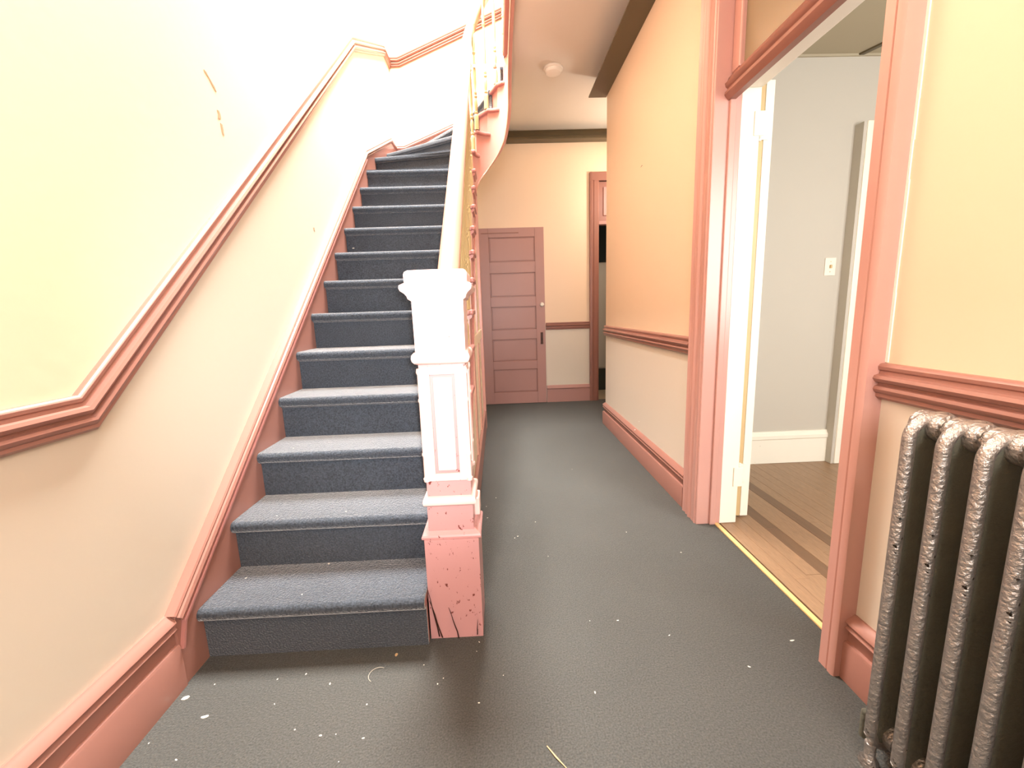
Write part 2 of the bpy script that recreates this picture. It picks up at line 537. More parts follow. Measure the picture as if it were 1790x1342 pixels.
# reveal of the far jamb, facing the camera
keep(box('jamb', XR - .038, XR + .085, OPEN1 - .012, OPEN1 + .03, 0, 2.75, 'casing', bev=.003), dc)
keep(box('door_stop', XR + .028, XR + .058, OPEN1 - .024, OPEN1, 0, 2.05, 'casing', bev=.004), dc)
o = keep(box('jamb', XR + .085, XR + .172, OPEN1 - .010, OPEN1 + .03, 0, 2.09, 'white', bev=.003), dc)
o['label'] = 'white painted room side of the door jamb'
# near casing: thin face and an edge that faces the camera
NC = [(0, 0), (0, .048), (.006, .052), (.022, .052), (.026, .046), (.03, .05), (.058, .05), (.062, .044), (.066, 0)]
keep(new_obj('casing', sweep_bm(NC, [(XR, 1.082, 0), (XR, 1.082, 2.75)], (-1, 0, 0)), 'casing', smooth=True), dc)
keep(box('jamb', XR - .03, XR + .17, 1.125, OPEN0, 0, 2.75, 'casing', bev=.003), dc)
# head casing
keep(box('head_casing', XR - .04, XR, 1.082, 2.204, 2.72, 2.9, 'casing', bev=.004), dc)
# transom bar with beads
TB = [(0, 0), (0, .028), (.012, .040), (.022, .046), (.032, .044), (.036, .034), (.046, .034), (.052, .042), (.066, .046), (.074, .036), (.09, .03), (.1, .02), (.105, 0)]
keep(new_obj('transom_bar', sweep_bm(TB, [(XR + .05, OPEN1 - .012, 1.995), (XR + .05, OPEN0, 1.995)], (-1, 0, 0)), 'mauve', smooth=True), dc)
o = keep(box('head_jamb', XR + .05, XR + .172, OPEN0, OPEN1 - .012, 2.045, 2.09, 'white', bev=.003), dc)
o['label'] = 'white head of the door jamb on the room side'
ts = keep(box('transom_stile', XR + .03, XR + .075, OPEN1 - .075, OPEN1 - .012, 2.1, 2.72, 'casing', bev=.006), dc)
keep(box('transom_stile', XR + .03, XR + .075, OPEN0, OPEN0 + .06, 2.1, 2.72, 'casing', bev=.006), dc)
keep(box('transom_rail', XR + .03, XR + .075, OPEN0 + .06, OPEN1 - .075, 2.64, 2.72, 'casing', bev=.006), dc)
keep(box('transom_pane', XR + .05, XR + .056, OPEN0 + .06, OPEN1 - .075, 2.1, 2.64, 'glass'), dc)
# ragged white paint line beside the near casing
bm = bmesh.new()
z = .955
while z < 2.75:
    h = .09
    wv = .0035 + random.uniform(-.0012, .0018)
    join(bm, box_bm(XR - .003, XR, 1.081 - wv - .002, 1.0825, z, z + h))
    z += h
o = keep(new_obj('paint_gap', bm, 'caulk'), dc)
o['label'] = 'white unpainted line along the outer edge of the casing'
# threshold strip
struct(box('trim_11', XR + .056, XR + .078, OPEN0 - .0, OPEN1 - .012, -.002, .006, 'strip', bev=.002), 'pale yellow wooden strip between carpet and side room boards', 'threshold')

# room door folded back, seen on its hinge edge
d = empty('door_2', (1.26, 2.06, 0), 'white door folded back into the side room, seen on its hinge edge', 'door', kind='structure')
keep(box('door_leaf', 1.243, 1.283, 2.062, 2.76, .008, 2.1, 'white', bev=.002), d)
keep(box('stile_gap_strip', 1.222, 1.243, 2.066, 2.76, .008, 2.085, 'tanedge'), d)['label'] = 'tan strip filling the gap beside the door edge'  # tan filler in the gap beside the folded leaf
for zc in (1.90, 0.25):
    h = keep(new_obj('hinge', lathe_bm([(.0, -.062), (.006, -.060), (.009, -.055), (.007, -.05), (.0095, -.048), (.0095, -.018), (.007, -.017), (.007, -.014), (.0095, -.013), (.0095, .013), (.007, .014), (.007, .017),
                                     (.0095, .018), (.0095, .048), (.007, .05), (.009, .055), (.006, .060), (0, .062)], 12, 1.215, 2.045, zc), 'white', smooth=True), d)
    hp = new_obj('hinge_plate', box_bm(1.219, 1.262, 2.056, 2.0615, zc - .05, zc + .05, .001), 'white')
    hp.parent = h
    hp2 = new_obj('hinge_plate', box_bm(1.165, 1.21, 2.004, 2.0095, zc - .05, zc + .05, .001), 'white')
    hp2.parent = h

# doorway in the back of the side room
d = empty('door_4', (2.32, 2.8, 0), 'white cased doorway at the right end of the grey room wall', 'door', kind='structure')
keep(box('casing', 2.272, 2.292, 2.742, 2.81, 0, 2.185, 'gray'), d)['label'] = 'outer side of the white casing, its shade put in as grey'  # shade on the white casing's side put into its colour as grey
keep(box('casing', 2.292, 2.352, 2.735, 2.81, 0, 2.187, 'white', bev=.004), d)
keep(box('casing', 3.15, 3.21, 2.735, 2.81, 0, 2.187, 'white', bev=.004), d)
keep(box('head_casing', 2.352, 3.15, 2.738, 2.81, 2.09, 2.185, 'white', bev=.004), d)
keep(box('door_leaf', 2.352, 3.15, 2.785, 2.81, .01, 2.09, 'white', bev=.003), d)

# light switch
ls = empty('light_switch', (2.195, 2.81, 1.335), 'small white light switch on the grey side room wall', 'light switch')
o = keep(box('cover_plate', 2.155, 2.228, 2.804, 2.81, 1.278, 1.392, 'plastic', bev=.002), ls)
o = keep(box('toggle', 2.186, 2.197, 2.793, 2.806, 1.325, 1.347, 'tanedge', bev=.002), ls)
for zz in (1.303, 1.367):
    keep(new_obj('screw', tube_bm([(2.1915, 2.8025, zz), (2.1915, 2.8045, zz)], .003, 8), 'tanedge'), ls)

# ------------------------------------------------------------------ far wall: closet door and doorway
d = empty('door_1', (.195, YF, 0), 'small dusty rose five panel door at the end of the hall', 'door', kind='structure')
DX0, DX1, DZ1 = -.19, .556, 2.045
T0, T1, T2 = YF - .042, YF - .03, YF
px0, px1 = -.078, .452
pz = [(.143, .425), (.523, .785), (.895, 1.165), (1.275, 1.55), (1.67, 1.945)]
keep(box('back_board', DX0, DX1, T1, T2, .005, DZ1, 'closet'), d)
keep(box('stile', DX0, px0, T0, T1, .005, DZ1, 'closet', bev=.002), d)
keep(box('stile', px1, DX1, T0, T1, .005, DZ1, 'closet', bev=.002), d)
zz = .005
for a, b_ in pz + [(DZ1, None)]:
    keep(box('rail', px0, px1, T0, T1, zz, a, 'closet', bev=.002), d)
    if b_ is None:
        break
    # moulded edge and raised panel
    f = bmesh.new()
    for (x0, x1, z0, z1) in ((px0, px0 + .008, a, b_), (px1 - .008, px1, a, b_), (px0, px1, a, a + .008), (px0, px1, b_ - .008, b_)):
        join(f, box_bm(x0, x1, T0 + .005, T1, z0, z1))
    pn = keep(box('panel', px0 + .014, px1 - .014, T0 + .008, T1, a + .014, b_ - .014, 'closet', bev=.003), d)
    md = new_obj('panel_moulding', f, 'mauve')
    md.parent = pn
    zz = b_
keep(box('top_strip', -.16, .27, T0 - .006, T0, 1.985, 1.995, 'mauve', bev=.001), d)['label'] = 'dark split line across the top rail'
kb = bmesh.new()
join(kb, tube_bm([(.517, T0, 1.178), (.517, T0 - .008, 1.178), (.517, T0 - .02, 1.178), (.517, T0 - .03, 1.178), (.517, T0 - .045, 1.178), (.517, T0 - .055, 1.178), (.517, T0 - .058, 1.178)],
                 [.022, .02, .010, .012, .025, .02, .008], 14))
keep(new_obj('door_knob', kb, 'porcelain', smooth=True), d)['label'] = 'round white porcelain knob'
keep(box('lock_plate', .497, .527, T0 - .004, T0, .715, .855, 'lock', bev=.002), d)['label'] = 'dark recessed lock plate'
kh = keep(box('keyhole', .508, .516, T0 - .0055, T0 - .003, .76, .79, 'dark'), d)

fo = empty('door_3', (1.25, YF, 0), 'dark doorway in a mauve casing half hidden behind the hall corner', 'doorway', kind='structure')
FC = [(0, 0), (0, .03), (.012, .036), (.03, .036), (.036, .024), (.044, .024), (.05, .03), (.09, .03), (.096, .022), (.108, .018), (.108, 0)]
FCm = [(-a, c) for a, c in FC][::-1]
# out=-y, tangent +z: side = (-y) x z = -x
keep(new_obj('casing', sweep_bm(FCm, [(1.089, YF, 0), (1.089, YF, 2.62)], (0, -1, 0)), 'mauve', smooth=True), fo)
keep(box('casing', 1.92, 2.0, YF - .03, YF, 0, 2.62, 'mauve', bev=.004), fo)
keep(box('head_casing', 1.105, 1.92, YF - .034, YF, 2.53, 2.62, 'mauve', bev=.004), fo)
keep(box('jamb', 1.15, 1.2, YF - .005, YF + .12, 0, 2.57, 'mauve', bev=.003), fo)
keep(box('transom_panel', 1.2, 1.92, YF + .02, YF + .06, 2.1, 2.53, 'mauve', bev=.003), fo)
keep(box('transom_frame', 1.255, 1.85, YF + .008, YF + .02, 2.16, 2.47, 'closet', bev=.004), fo)
keep(box('transom_bar', 1.2, 1.92, YF - .005, YF + .08, 2.06, 2.10, 'closet', bev=.004), fo)
for zc in (1.12, 1.27):
    keep(box('strike_plate', 1.2, 1.204, YF + .02, YF + .05, zc, zc + .05, 'dark'), fo)
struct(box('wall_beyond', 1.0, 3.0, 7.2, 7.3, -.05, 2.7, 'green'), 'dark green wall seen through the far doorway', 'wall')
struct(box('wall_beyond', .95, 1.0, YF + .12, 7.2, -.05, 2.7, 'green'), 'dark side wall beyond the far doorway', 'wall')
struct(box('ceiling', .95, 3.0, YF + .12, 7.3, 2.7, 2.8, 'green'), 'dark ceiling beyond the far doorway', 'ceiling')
struct(box('floor', .95, 3.0, 5.12, 7.3, -.08, -.001, 'tile'), 'beige floor seen through the far doorway', 'floor')
cab = empty('locker', (1.46, 5.95, 0), 'tall pale grey locker on a dark base beyond the far doorway', 'locker')
keep(box('base', 1.335, 1.75, 5.72, 6.1, 0, .30, 'green', bev=.004), cab)
keep(box('cabinet_body', 1.325, 1.76, 5.7, 6.12, .30, 1.70, 'grayleaf', bev=.006), cab)
keep(box('door_leaf', 1.335, 1.75, 5.685, 5.7, .32, 1.68, 'grayleaf', bev=.003), cab)

# smoke detector
sd = empty('smoke_detector', (.531, 3.86, HC), 'round white smoke detector on the beige hall ceiling', 'smoke detector')
keep(new_obj('base_plate', lathe_bm([(0, -.001), (.078, -.001), (.08, -.006), (.08, -.014), (.076, -.018), (0, -.018)], 28, .531, 3.86, HC), 'plastic', smooth=True), sd)
keep(new_obj('cover', lathe_bm([(0, -.044), (.04, -.044), (.060, -.040), (.068, -.030), (.070, -.016), (0, -.014)], 28, .531, 3.86, HC), 'plastic', smooth=True), sd)

# ------------------------------------------------------------------ staircase
st = empty('staircase', (-.6, Y0, 0), 'carpeted pink wooden staircase climbing left and turning right at its top', 'staircase')


def P(name, bm, m, smooth=False, parent=st):
    return keep(new_obj(name, bm, m, smooth=smooth), parent)


# nosing lines: inner end (on the well side) and outer end (on the walls)
RI = .135
SX = XL + .025    # face of the wall string
nos = {}
for n in range(1, 13):
    y = Y0 + (n - 1) * TR
    nos[n] = ((-.135, y), (SX, y))
nos[13] = ((-.135, 3.845), (SX, 4.02))
nos[14] = ((-.112, 3.946), (SX, 4.487))
nos[15] = ((-.022, 4.003), (-.86, YS - .02))
nos[16] = ((.056, 3.993), (-.36, YS - .02))
nos[17] = ((.103, 3.957), (.13, YS - .02))


def circ(a0, a1, r, k=6):
    return [(WC[0] + r * math.cos(a0 + (a1 - a0) * i / k), WC[1] + r * math.sin(a0 + (a1 - a0) * i / k)) for i in range(k + 1)]


def ang(p):
    return math.atan2(p[1] - WC[1], p[0] - WC[0])


# straight steps
for n in range(1, 13):
    y = Y0 + (n - 1) * TR
    yr = y + .028
    z1, z0 = n * RZ, (n - 1) * RZ
    yn = (y + TR + .028) if n < 12 else 4.0
    # tread board with a rounded nosing, its return end oversailing the string
    pf = [(yn, z1 - .038), (y + .012, z1 - .038), (y + .006, z1 - .034), (y + .003, z1 - .024), (y + .006, z1 - .013), (y + .012, z1 - .010), (yn, z1 - .010)]
    yb = y + TR + .03
    tb = prism_bm([(min(a, yb), b_) for a, b_ in pf], 'x', SX, -.16)
    if n == 1:
        tb.free()
        tb = prism_bm([(min(a, yb), b_) for a, b_ in pf], 'x', SX, -.28)
    else:
        join(tb, box_bm(-.162, -.133, max(y, 1.508), y + TR - .005, z1 - .036, z1 - .006, .010, 3))
    t = P('tread', tb, 'rose_clean', smooth=True)
    # cove bracket under the return
    if n == 1:
        P('riser', box_bm(SX, -.28, yr, yr + .018, z0, z1 - .038), 'rose_clean')
    cb = prism_bm([(-.162, z1 - .036), (-.142, z1 - .036), (-.146, z1 - .052), (-.162, z1 - .062)], 'y', max(y + .012, 1.508), y + TR - .02 + (.05 if n == 1 else 0))
    c_ = new_obj('cove', cb, 'rose_clean')
    c_.parent = t
    if n > 1:
        P('riser', box_bm(SX, -.165, yr, yr + .018, z0, z1 - .038), 'rose_clean')
    # carpet: riser, rolled nosing, tread
    o_ = []
    th = .008
    o_.append((yr - th, z0 + (.0 if n > 1 else .001)))
    o_.append((yr - th, z1 - .05))
    o_.append((y + .012, z1 - .047))
    for k in range(7):
        a = -PI / 2 - PI * k / 6
        o_.append((y + .012 + .021 * math.cos(a) * .9, z1 - .022 + .022 * math.sin(a) * (1 if k < 3 else 1) * 1.0))
    yb2 = yr + TR - .008 if n < 12 else yr + TR - .02
    o_.append((yb2, z1))
    o_.append((yb2, z1 - .010))
    o_.append((y + .014, z1 - .010))
    o_.append((y + .004, z1 - .024))
    o_.append((y + .014, z1 - .040))
    o_.append((yr, z1 - .042))
    o_.append((yr, z0 + .001))
    P('step_carpet', prism_bm(o_, 'x', SX + .001, -.222 if n > 2 else -.28), 'staircarpet', smooth=True)

# winders
CORN = (SX, YS - .02)
for n in range(12, 17):
    i0, o0 = nos[n]
    i1, o1 = nos[n + 1]
    z1 = n * RZ
    # outline: nosing n from outer to inner, along the well, nosing n+1 back out, pushed .03 past it
    def push(p, q, dist):
        dx, dy = q[0] - p[0], q[1] - p[1]
        L_ = math.hypot(dx, dy)
        nx, ny = -dy / L_, dx / L_
        return (nx * dist, ny * dist)
    nx, ny = push(o1, i1, .03)
    # the push must go away from nosing n
    mid0 = ((i0[0] + o0[0]) / 2, (i0[1] + o0[1]) / 2)
    mid1 = ((i1[0] + o1[0]) / 2, (i1[1] + o1[1]) / 2)
    if (mid1[0] - mid0[0]) * nx + (mid1[1] - mid0[1]) * ny < 0:
        nx, ny = -nx, -ny

    def outline(r_in, back, inset_front=0.0):
        a0, a1 = (PI if n <= 13 else ang(i0)), (PI if n + 1 <= 13 else ang(i1))
        pts = []
        pts.append((o0[0], o0[1]))
        if n <= 12:
            pts.append((-r_in, i0[1]))
            pts.append((-r_in, i1[1]))
        else:
            pp = (-r_in, i0[1]) if n == 13 else (WC[0] + r_in * math.cos(a0), WC[1] + r_in * math.sin(a0))
            pts.append(pp)
            for q in circ(a0, a1, r_in)[1:]:
                pts.append(q)
        e = back
        last = pts[-1]
        pts.append((last[0] + nx / .03 * e, last[1] + ny / .03 * e))
        oo = (o1[0] + nx / .03 * e, o1[1] + ny / .03 * e)
        if abs(o1[0] - SX) < .001:
            oo = (SX, o1[1] + e)
        else:
            oo = (o1[0] + e, CORN[1])
        pts.append(oo)
        if abs(o0[0] - SX) < .001 and abs(o1[0] - SX) > .001:
            pts.append(CORN)
        return pts
    tb = prism_bm(outline(RI, .03), 'z', z1 - .036, z1 - .008)
    bmesh.ops.recalc_face_normals(tb, faces=tb.faces)
    bmesh.ops.bevel(tb, geom=[e for e in tb.edges], offset=.009, segments=3, profile=.5, affect='EDGES')
    if n > 12:
        P('tread', tb, 'rose_clean', smooth=True)
    else:
        tb.free()
    cp = prism_bm(outline(RI + .09, .02), 'z', z1 - .014 if n > 12 else z1 - .012, z1)
    P('step_carpet', cp, 'staircarpet')

for n in range(13, 18):
    i0, o0 = nos[n]
    z1, z0 = n * RZ, (n - 1) * RZ
    dx, dy = i0[0] - o0[0], i0[1] - o0[1]
    L_ = math.hypot(dx, dy)
    bx_, by_ = dy / L_, -dx / L_      # candidate backward direction
    if n <= 15 and by_ < 0:
        bx_, by_ = -bx_, -by_
    if n > 15 and bx_ < 0:
        bx_, by_ = -bx_, -by_
    ux, uy = dx / L_, dy / L_
    ic = (i0[0] - ux * .15, i0[1] - uy * .15)

    def quad(a, b_, s0, s1):
        return [(a[0] + bx_ * s0, a[1] + by_ * s0), (b_[0] + bx_ * s0, b_[1] + by_ * s0), (b_[0] + bx_ * s1, b_[1] + by_ * s1), (a[0] + bx_ * s1, a[1] + by_ * s1)]
    P('riser', prism_bm(quad(o0, (i0[0] - ux * .03, i0[1] - uy * .03), .028, .044), 'z', z0 - .01, z1 - .036), 'rose_clean')
    cb = prism_bm(quad(o0, ic, .020, .028), 'z', z0, z1 - .03)
    nb = prism_bm(quad(o0, ic, -.008, .022), 'z', z1 - .042, z1 + .002)
    bmesh.ops.recalc_face_normals(nb, faces=nb.faces)
    bmesh.ops.bevel(nb, geom=[e for e in nb.edges if abs((e.verts[0].co - e.verts[1].co).z) < .001 and (e.verts[0].co - e.verts[1].co).length > .2], offset=.014, segments=4, profile=.5, affect='EDGES')
    join(cb, nb)
    P('step_carpet', cb, 'staircarpet', smooth=True)

# wall string (skirting beside the steps) with cap moulding, left wall then back wall
ws = P('wall_string', prism_bm([(1.185, 0), (1.185, .22), (1.19, .235), (3.742, 2.41), (4.713, 2.87), (YS, 2.88), (YS, 2.2), (1.35, -.0)], 'x', XL, SX), 'rose', smooth=False)
CAP = [(-.055, 0), (-.055, .026), (-.048, .030), (-.043, .026), (-.040, .034), (-.028, .040), (-.018, .036), (-.014, .028), (-.008, .032), (-.002, .028), (0.0, .006), (0, 0)]
o = new_obj('cap_moulding', sweep_bm(CAP, [(XL, 1.18, .243), (XL, 3.742, 2.439), (XL, 4.713, 2.893), (XL, YS, 2.893)], (1, 0, 0)), 'rose', smooth=True)
o.parent = ws
ws2 = P('wall_string', prism_bm([(XL, 2.88), (-.94, 2.88), (-.30, 3.13), (.164, 3.31), (.164, 3.04), (-.2, 2.88), (XL, 2.43)], 'y', YS - .02, YS), 'string')
o = new_obj('cap_moulding', sweep_bm(CAP, [(XL, YS, 2.905), (-.94, YS, 2.905), (-.30, YS, 3.155), (.3, YS, 3.385), (1.5, YS, 3.385)], (0, -1, 0)), 'rose', smooth=True)
o.parent = ws2
# lower plinth bead running with the baseboard into the string
o = new_obj('bead', sweep_bm([(-.004, 0), (-.004, .012), (.004, .012), (.004, 0)], [(SX, 1.19, .125), (SX, 1.215, .205), (SX, 3.742, 2.365)], (1, 0, 0)), 'rose_clean')
o.parent = ws

# open outer string: straight part, saw-tooth top
pts = []
for n in range(1, 13):
    y = Y0 + (n - 1) * TR + .02
    pts.append((max(y, 1.506), n * RZ - .04))
    pts.append((y + TR, n * RZ - .04))
pts[-1] = (3.87, 12 * RZ - .04)
top = [p for p in pts if p[0] >= 1.506]
bot = [(3.87, 2.06), (1.506, .03)]
P('outer_string', prism_bm(top + bot, 'x', -.178, -.16), 'string')
P('string_bead', sweep_bm([(-.012, 0), (-.012, .006), (-.006, .010), (0, .006), (0, 0)], [(-.16, 1.506, .06), (-.16, 3.87, 2.08)], (1, 0, 0)), 'rose_clean')

# wreathed string round the end of the well
bmw = bmesh.new()
zb = [(180, 2.07), (160, 2.15), (135, 2.25), (110, 2.33), (90, 2.40), (70, 2.47), (45, 2.57), (25, 2.70), (0, 2.88)]


def zbot(a):
    for (a0, z0), (a1, z1) in zip(zb, zb[1:]):
        if a0 >= a >= a1:
            t = (a0 - a) / (a0 - a1)
            return z0 + (z1 - z0) * t
    return 2.88


deg = [math.degrees(ang(nos[n][0])) for n in (14, 15, 16, 17)]


def ztop(a):
    if a > deg[0]:
        n = 13
    elif a > deg[1]:
        n = 14
    elif a > deg[2]:
        n = 15
    elif a > deg[3]:
        n = 16
    else:
        n = 17
    return n * RZ - .03


K = 48
prev = None
for i in range(K + 1):
    a = 180 - 180 * i / K
    ra = math.radians(a)
    zt = ztop(a + .01)
    ring = [bmw.verts.new((WC[0] + r * math.cos(ra), WC[1] + r * math.sin(ra), z)) for r, z in ((.16, zbot(a)), (.16, zt), (.182, zt), (.182, zbot(a)))]
    if prev:
        for j in range(4):
            bmw.faces.new((prev[j], prev[(j + 1) % 4], ring[(j + 1) % 4], ring[j]))
    else:
        bmw.faces.new(ring)
    prev = ring
# run on along the landing edge toward the front of the house
for y, z in ((3.75, 2.98), (3.6, 3.03), (3.4, 3.045), (.75, 3.045)):
    ring = [bmw.verts.new(c) for c in ((.16, y, z), (.16, y, FL2 - .03), (.182, y, FL2 - .03), (.182, y, z))]
    for j in range(4):
        bmw.faces.new((prev[j], prev[(j + 1) % 4], ring[(j + 1) % 4], ring[j]))
    prev = ring
bmw.faces.new(prev)
P('wreathed_string', bmw, 'string', smooth=True)
# bead on the lower edge of the wreath
path = []
for i in range(25):
    a = 180 - 180 * i / 24
    ra = math.radians(a)
    path.append((WC[0] + .158 * math.cos(ra), WC[1] + .158 * math.sin(ra), zbot(a) + .004))
path += [(.158, 3.75, 2.984), (.158, 3.6, 3.034), (.158, 3.4, 3.049), (.158, .75, 3.049)]
P('string_bead', tube_bm(path, .006, 8), 'rail', smooth=True)
# landing nosing along the well edge
nb = sweep_bm([(0, 0), (0, .022), (.006, .030), (.016, .033), (.026, .030), (.032, .022), (.032, 0)],
              [(.13, .75, FL2 - .034), (.13, 3.92, FL2 - .034)], (-1, 0, 0))
P('landing_nosing', sweep_bm([(0, 0), (0, .03), (.008, .038), (.018, .04), (.028, .036), (.034, .028), (.034, 0)], [(.16, 3.93, FL2 - .034), (.16, .75, FL2 - .034)], (-1, 0, 0)), 'mauve', smooth=True)
nb.free()
# plaster soffit under the winders
sb = bmesh.new()
cpts = [(180, 2.06), (135, 2.25), (90, 2.40), (45, 2.57), (0, 2.88)]
inner = [(WC[0] + .184 * math.cos(math.radians(a)), WC[1] + .184 * math.sin(math.radians(a)), z + .02) for a, z in cpts]
outer = [(-1.03, 3.87, 2.10), (-1.03, 4.85, 2.42), (-.2, YS + .08, 2.86), (.18, YS + .08, 3.02), (.19, 3.9, 3.03)]
vi = [sb.verts.new(p) for p in inner]
vo = [sb.verts.new(p) for p in outer]
vi2 = [sb.verts.new((p[0], p[1], p[2] + .02)) for p in inner]
vo2 = [sb.verts.new((p[0], p[1], p[2] + .02)) for p in outer]
for i in range(4):
    sb.faces.new((vi[i], vi[i + 1], vo[i + 1], vo[i]))
    sb.faces.new((vi2[i], vo2[i], vo2[i + 1], vi2[i + 1]))
    sb.faces.new((vi[i], vi2[i], vi2[i + 1], vi[i + 1]))
    sb.faces.new((vo[i], vo[i + 1], vo2[i + 1], vo2[i]))
sb.faces.new((vi[0], vo[0], vo2[0], vi2[0]))
sb.faces.new((vi[4], vi2[4], vo2[4], vo[4]))
P('soffit', sb, 'cream')

# panelling under the stairs
sp_ = P('understair_panelling', prism_bm([(1.51, 0), (1.51, .02), (3.87, 2.06), (4.05, 2.12), (4.05, 0)], 'x', -.185, -.172), 'cream')
def sub(name, bm, m, parent=sp_):
    o = new_obj(name, bm, m)
    o.parent = parent
    return o
sub('baseboard', box_bm(-.172, -.150, 1.7, 4.0, 0, .18, .004), 'rose')
for y in (1.95, 2.75, 3.35):
    zt = .02 + (y - 1.49) * .857
    sub('stile', prism_bm([(y - .035, .18), (y + .035, .18), (y + .035, zt), (y - .035, zt - .04)], 'x', -.172, -.160), 'rail')
sub('rail', sweep_bm([(-.085, 0), (-.085, .012), (-.07, .012), (-.06, .02), (-.05, .012), (0, .012), (0, 0)], [(-.172, 1.62, .14), (-.172, 3.9, 2.08)], (1, 0, 0)), 'string')
sub('rail', box_bm(-.172, -.158, 2.65, 4.0, .88, .96, .004), 'cream')
sub('corner_post', box_bm(-.195, -.146, 3.99, 4.06, 0, 2.20, .005), 'string')

# ------------------------------------------------------------------ newel post
npx, npy = -.1845, 1.408
nw = empty('newel_post', (npx, npy, 0), 'chunky square newel post in worn pink paint, paler where glare is painted in', 'newel post')


def sq(prof, cx=npx, cy=npy, k=.95):
    b = bmesh.new()
    rings = []
    for h, z in prof:
        rings.append([b.verts.new((cx + sx * h, cy + sy * h * k, z)) for sx, sy in ((-1, -1), (1, -1), (1, 1), (-1, 1))])
    for i in range(len(rings) - 1):
        for j in range(4):
            b.faces.new((rings[i][j], rings[i][(j + 1) % 4], rings[i + 1][(j + 1) % 4], rings[i + 1][j]))
    b.faces.new(rings[0])
    b.faces.new(rings[-1])
    return b


def N_(name, bm, m, smooth=False, parent=nw):
    return keep(new_obj(name, bm, m, smooth=smooth), parent)


pl = N_('plinth', sq([(.091, 0), (.091, .372)]), 'rose_newel')
# a few drying cracks: thin dark slivers let into the foot of the plinth
for (cx, z0, z1, sl) in ((-.235, .005, .15, -.05), (-.247, .01, .19, -.03), (-.178, .0, .12, -.05), (-.115, .01, .07, .02)):
    c_ = bmesh.new()
    y = npy - .0914
    pts = []
    for i in range(6):
        t = i / 5
        pts.append((cx + sl * t * (z1 - z0) / .1 * .5 + random.uniform(-.0015, .0015), z0 + t * (z1 - z0), .0016 * (1 - t) + .0003))
    L_ = [c_.verts.new((x - w_, y, z)) for x, z, w_ in pts]
    R_ = [c_.verts.new((x + w_, y, z)) for x, z, w_ in pts]
    L2 = [c_.verts.new((x - w_, y + .003, z)) for x, z, w_ in pts]
    R2 = [c_.verts.new((x + w_, y + .003, z)) for x, z, w_ in pts]
    for i in range(5):
        c_.faces.new((L_[i], R_[i], R_[i + 1], L_[i + 1]))
        c_.faces.new((L_[i], L_[i + 1], L2[i + 1], L2[i]))
        c_.faces.new((R_[i], R2[i], R2[i + 1], R_[i + 1]))
    q = new_obj('crack', c_, 'lock')
    q.parent = pl
    q.location = (0, 0, 0)
    tt = nw.location
    q.location = Vector((0, 0, 0))
N_('plinth_moulding', sq([(.091, .368), (.099, .373), (.100, .380), (.097, .386), (.090, .392), (.084, .398), (.078, .402)], k=.85), 'rose_newel')
N_('neck', sq([(.076, .398), (.076, .49)]), 'rose_newel')
N_('band', sq([(.076, .486), (.083, .489), (.087, .495), (.088, .503), (.087, .511), (.083, .517), (.077, .520)]), 'newel_lit', smooth=True)
N_('shaft', sq([(.073, .518), (.073, .60), (.066, .604), (.066, .935), (.073, .94), (.073, .965)]), 'rose_newel')
# framed panels with beads on the two visible faces, and corner columns
for face in (0, 1):
    f = bmesh.new()
    for (a0, a1, z0, z1) in ((-.066, -.040, .575, .955), (.040, .066, .575, .955), (-.040, .040, .575, .600), (-.040, .040, .93, .955)):
        if face == 0:
            join(f, box_bm(npx + a0, npx + a1, npy - .0765, npy - .064, z0, z1, .002, 1))
        else:
            join(f, box_bm(npx + .064, npx + .0765, npy + a0, npy + a1, z0, z1, .002, 1))
    N_('panel_frame', f, 'newel_lit')
    g = bmesh.new()
    if face == 0:
        join(g, box_bm(npx - .030, npx + .030, npy - .073, npy - .064, .61, .92, .003, 2))
    else:
        join(g, box_bm(npx + .064, npx + .073, npy - .030, npy + .030, .61, .92, .003, 2))
    N_('panel', g, 'newel_lit')
for sx, sy in ((-1, -1), (1, -1), (1, 1), (-1, 1)):
    pr = [(.0, .572), (.010, .574), (.012, .584), (.008, .59), (.0085, .60), (.0085, .66), (.011, .664), (.011, .67), (.0085, .674), (.0085, .84), (.011, .844), (.011, .85), (.0085, .854), (.0085, .93),
          (.012, .938), (.010, .95), (0, .952)]
    N_('corner_column', lathe_bm(pr, 10, npx + sx * .070, npy + sy * .070, 0), 'newel_lit', smooth=True)
N_('band', sq([(.074, .962), (.083, .966), (.089, .974), (.091, .984), (.089, .994), (.083, 1.001), (.076, 1.004)]), 'newel_lit', smooth=True)
N_('head_block', sq([(.078, 1.0), (.079, 1.166)]), 'newel_lit')
# low carved scroll on the head block
for cx, cz, rr, a0, a1 in ((-.205, 1.085, .018, 0, 5.2), (-.165, 1.085, .018, PI, PI + 5.2), (-.185, 1.115, .010, 0, 6.28), (-.185, 1.055, .010, 0, 6.28)):
    path = [(cx + rr * (1 - .5 * i / 14) * math.cos(a0 + (a1 - a0) * i / 14), npy - .079, cz + rr * (1 - .5 * i / 14) * math.sin(a0 + (a1 - a0) * i / 14)) for i in range(15)]
    N_('carved_scroll', tube_bm(path, .0022, 6), 'newel_lit', smooth=True)
N_('cap_moulding', sq([(.080, 1.160), (.088, 1.166), (.090, 1.174), (.096, 1.182), (.106, 1.190), (.109, 1.198), (.108, 1.206), (.098, 1.212), (.094, 1.214)]), 'newel_lit', smooth=True)
N_('cap', sq([(.094, 1.212), (.095, 1.238), (.092, 1.246), (.084, 1.251), (.04, 1.256)]), 'newel_lit', smooth=True)
# base collar stepping toward the string on the right
N_('side_block', box_bm(npx + .06, npx + .094, npy + .02, npy + .088, .40, .47, .006), 'newel_lit')

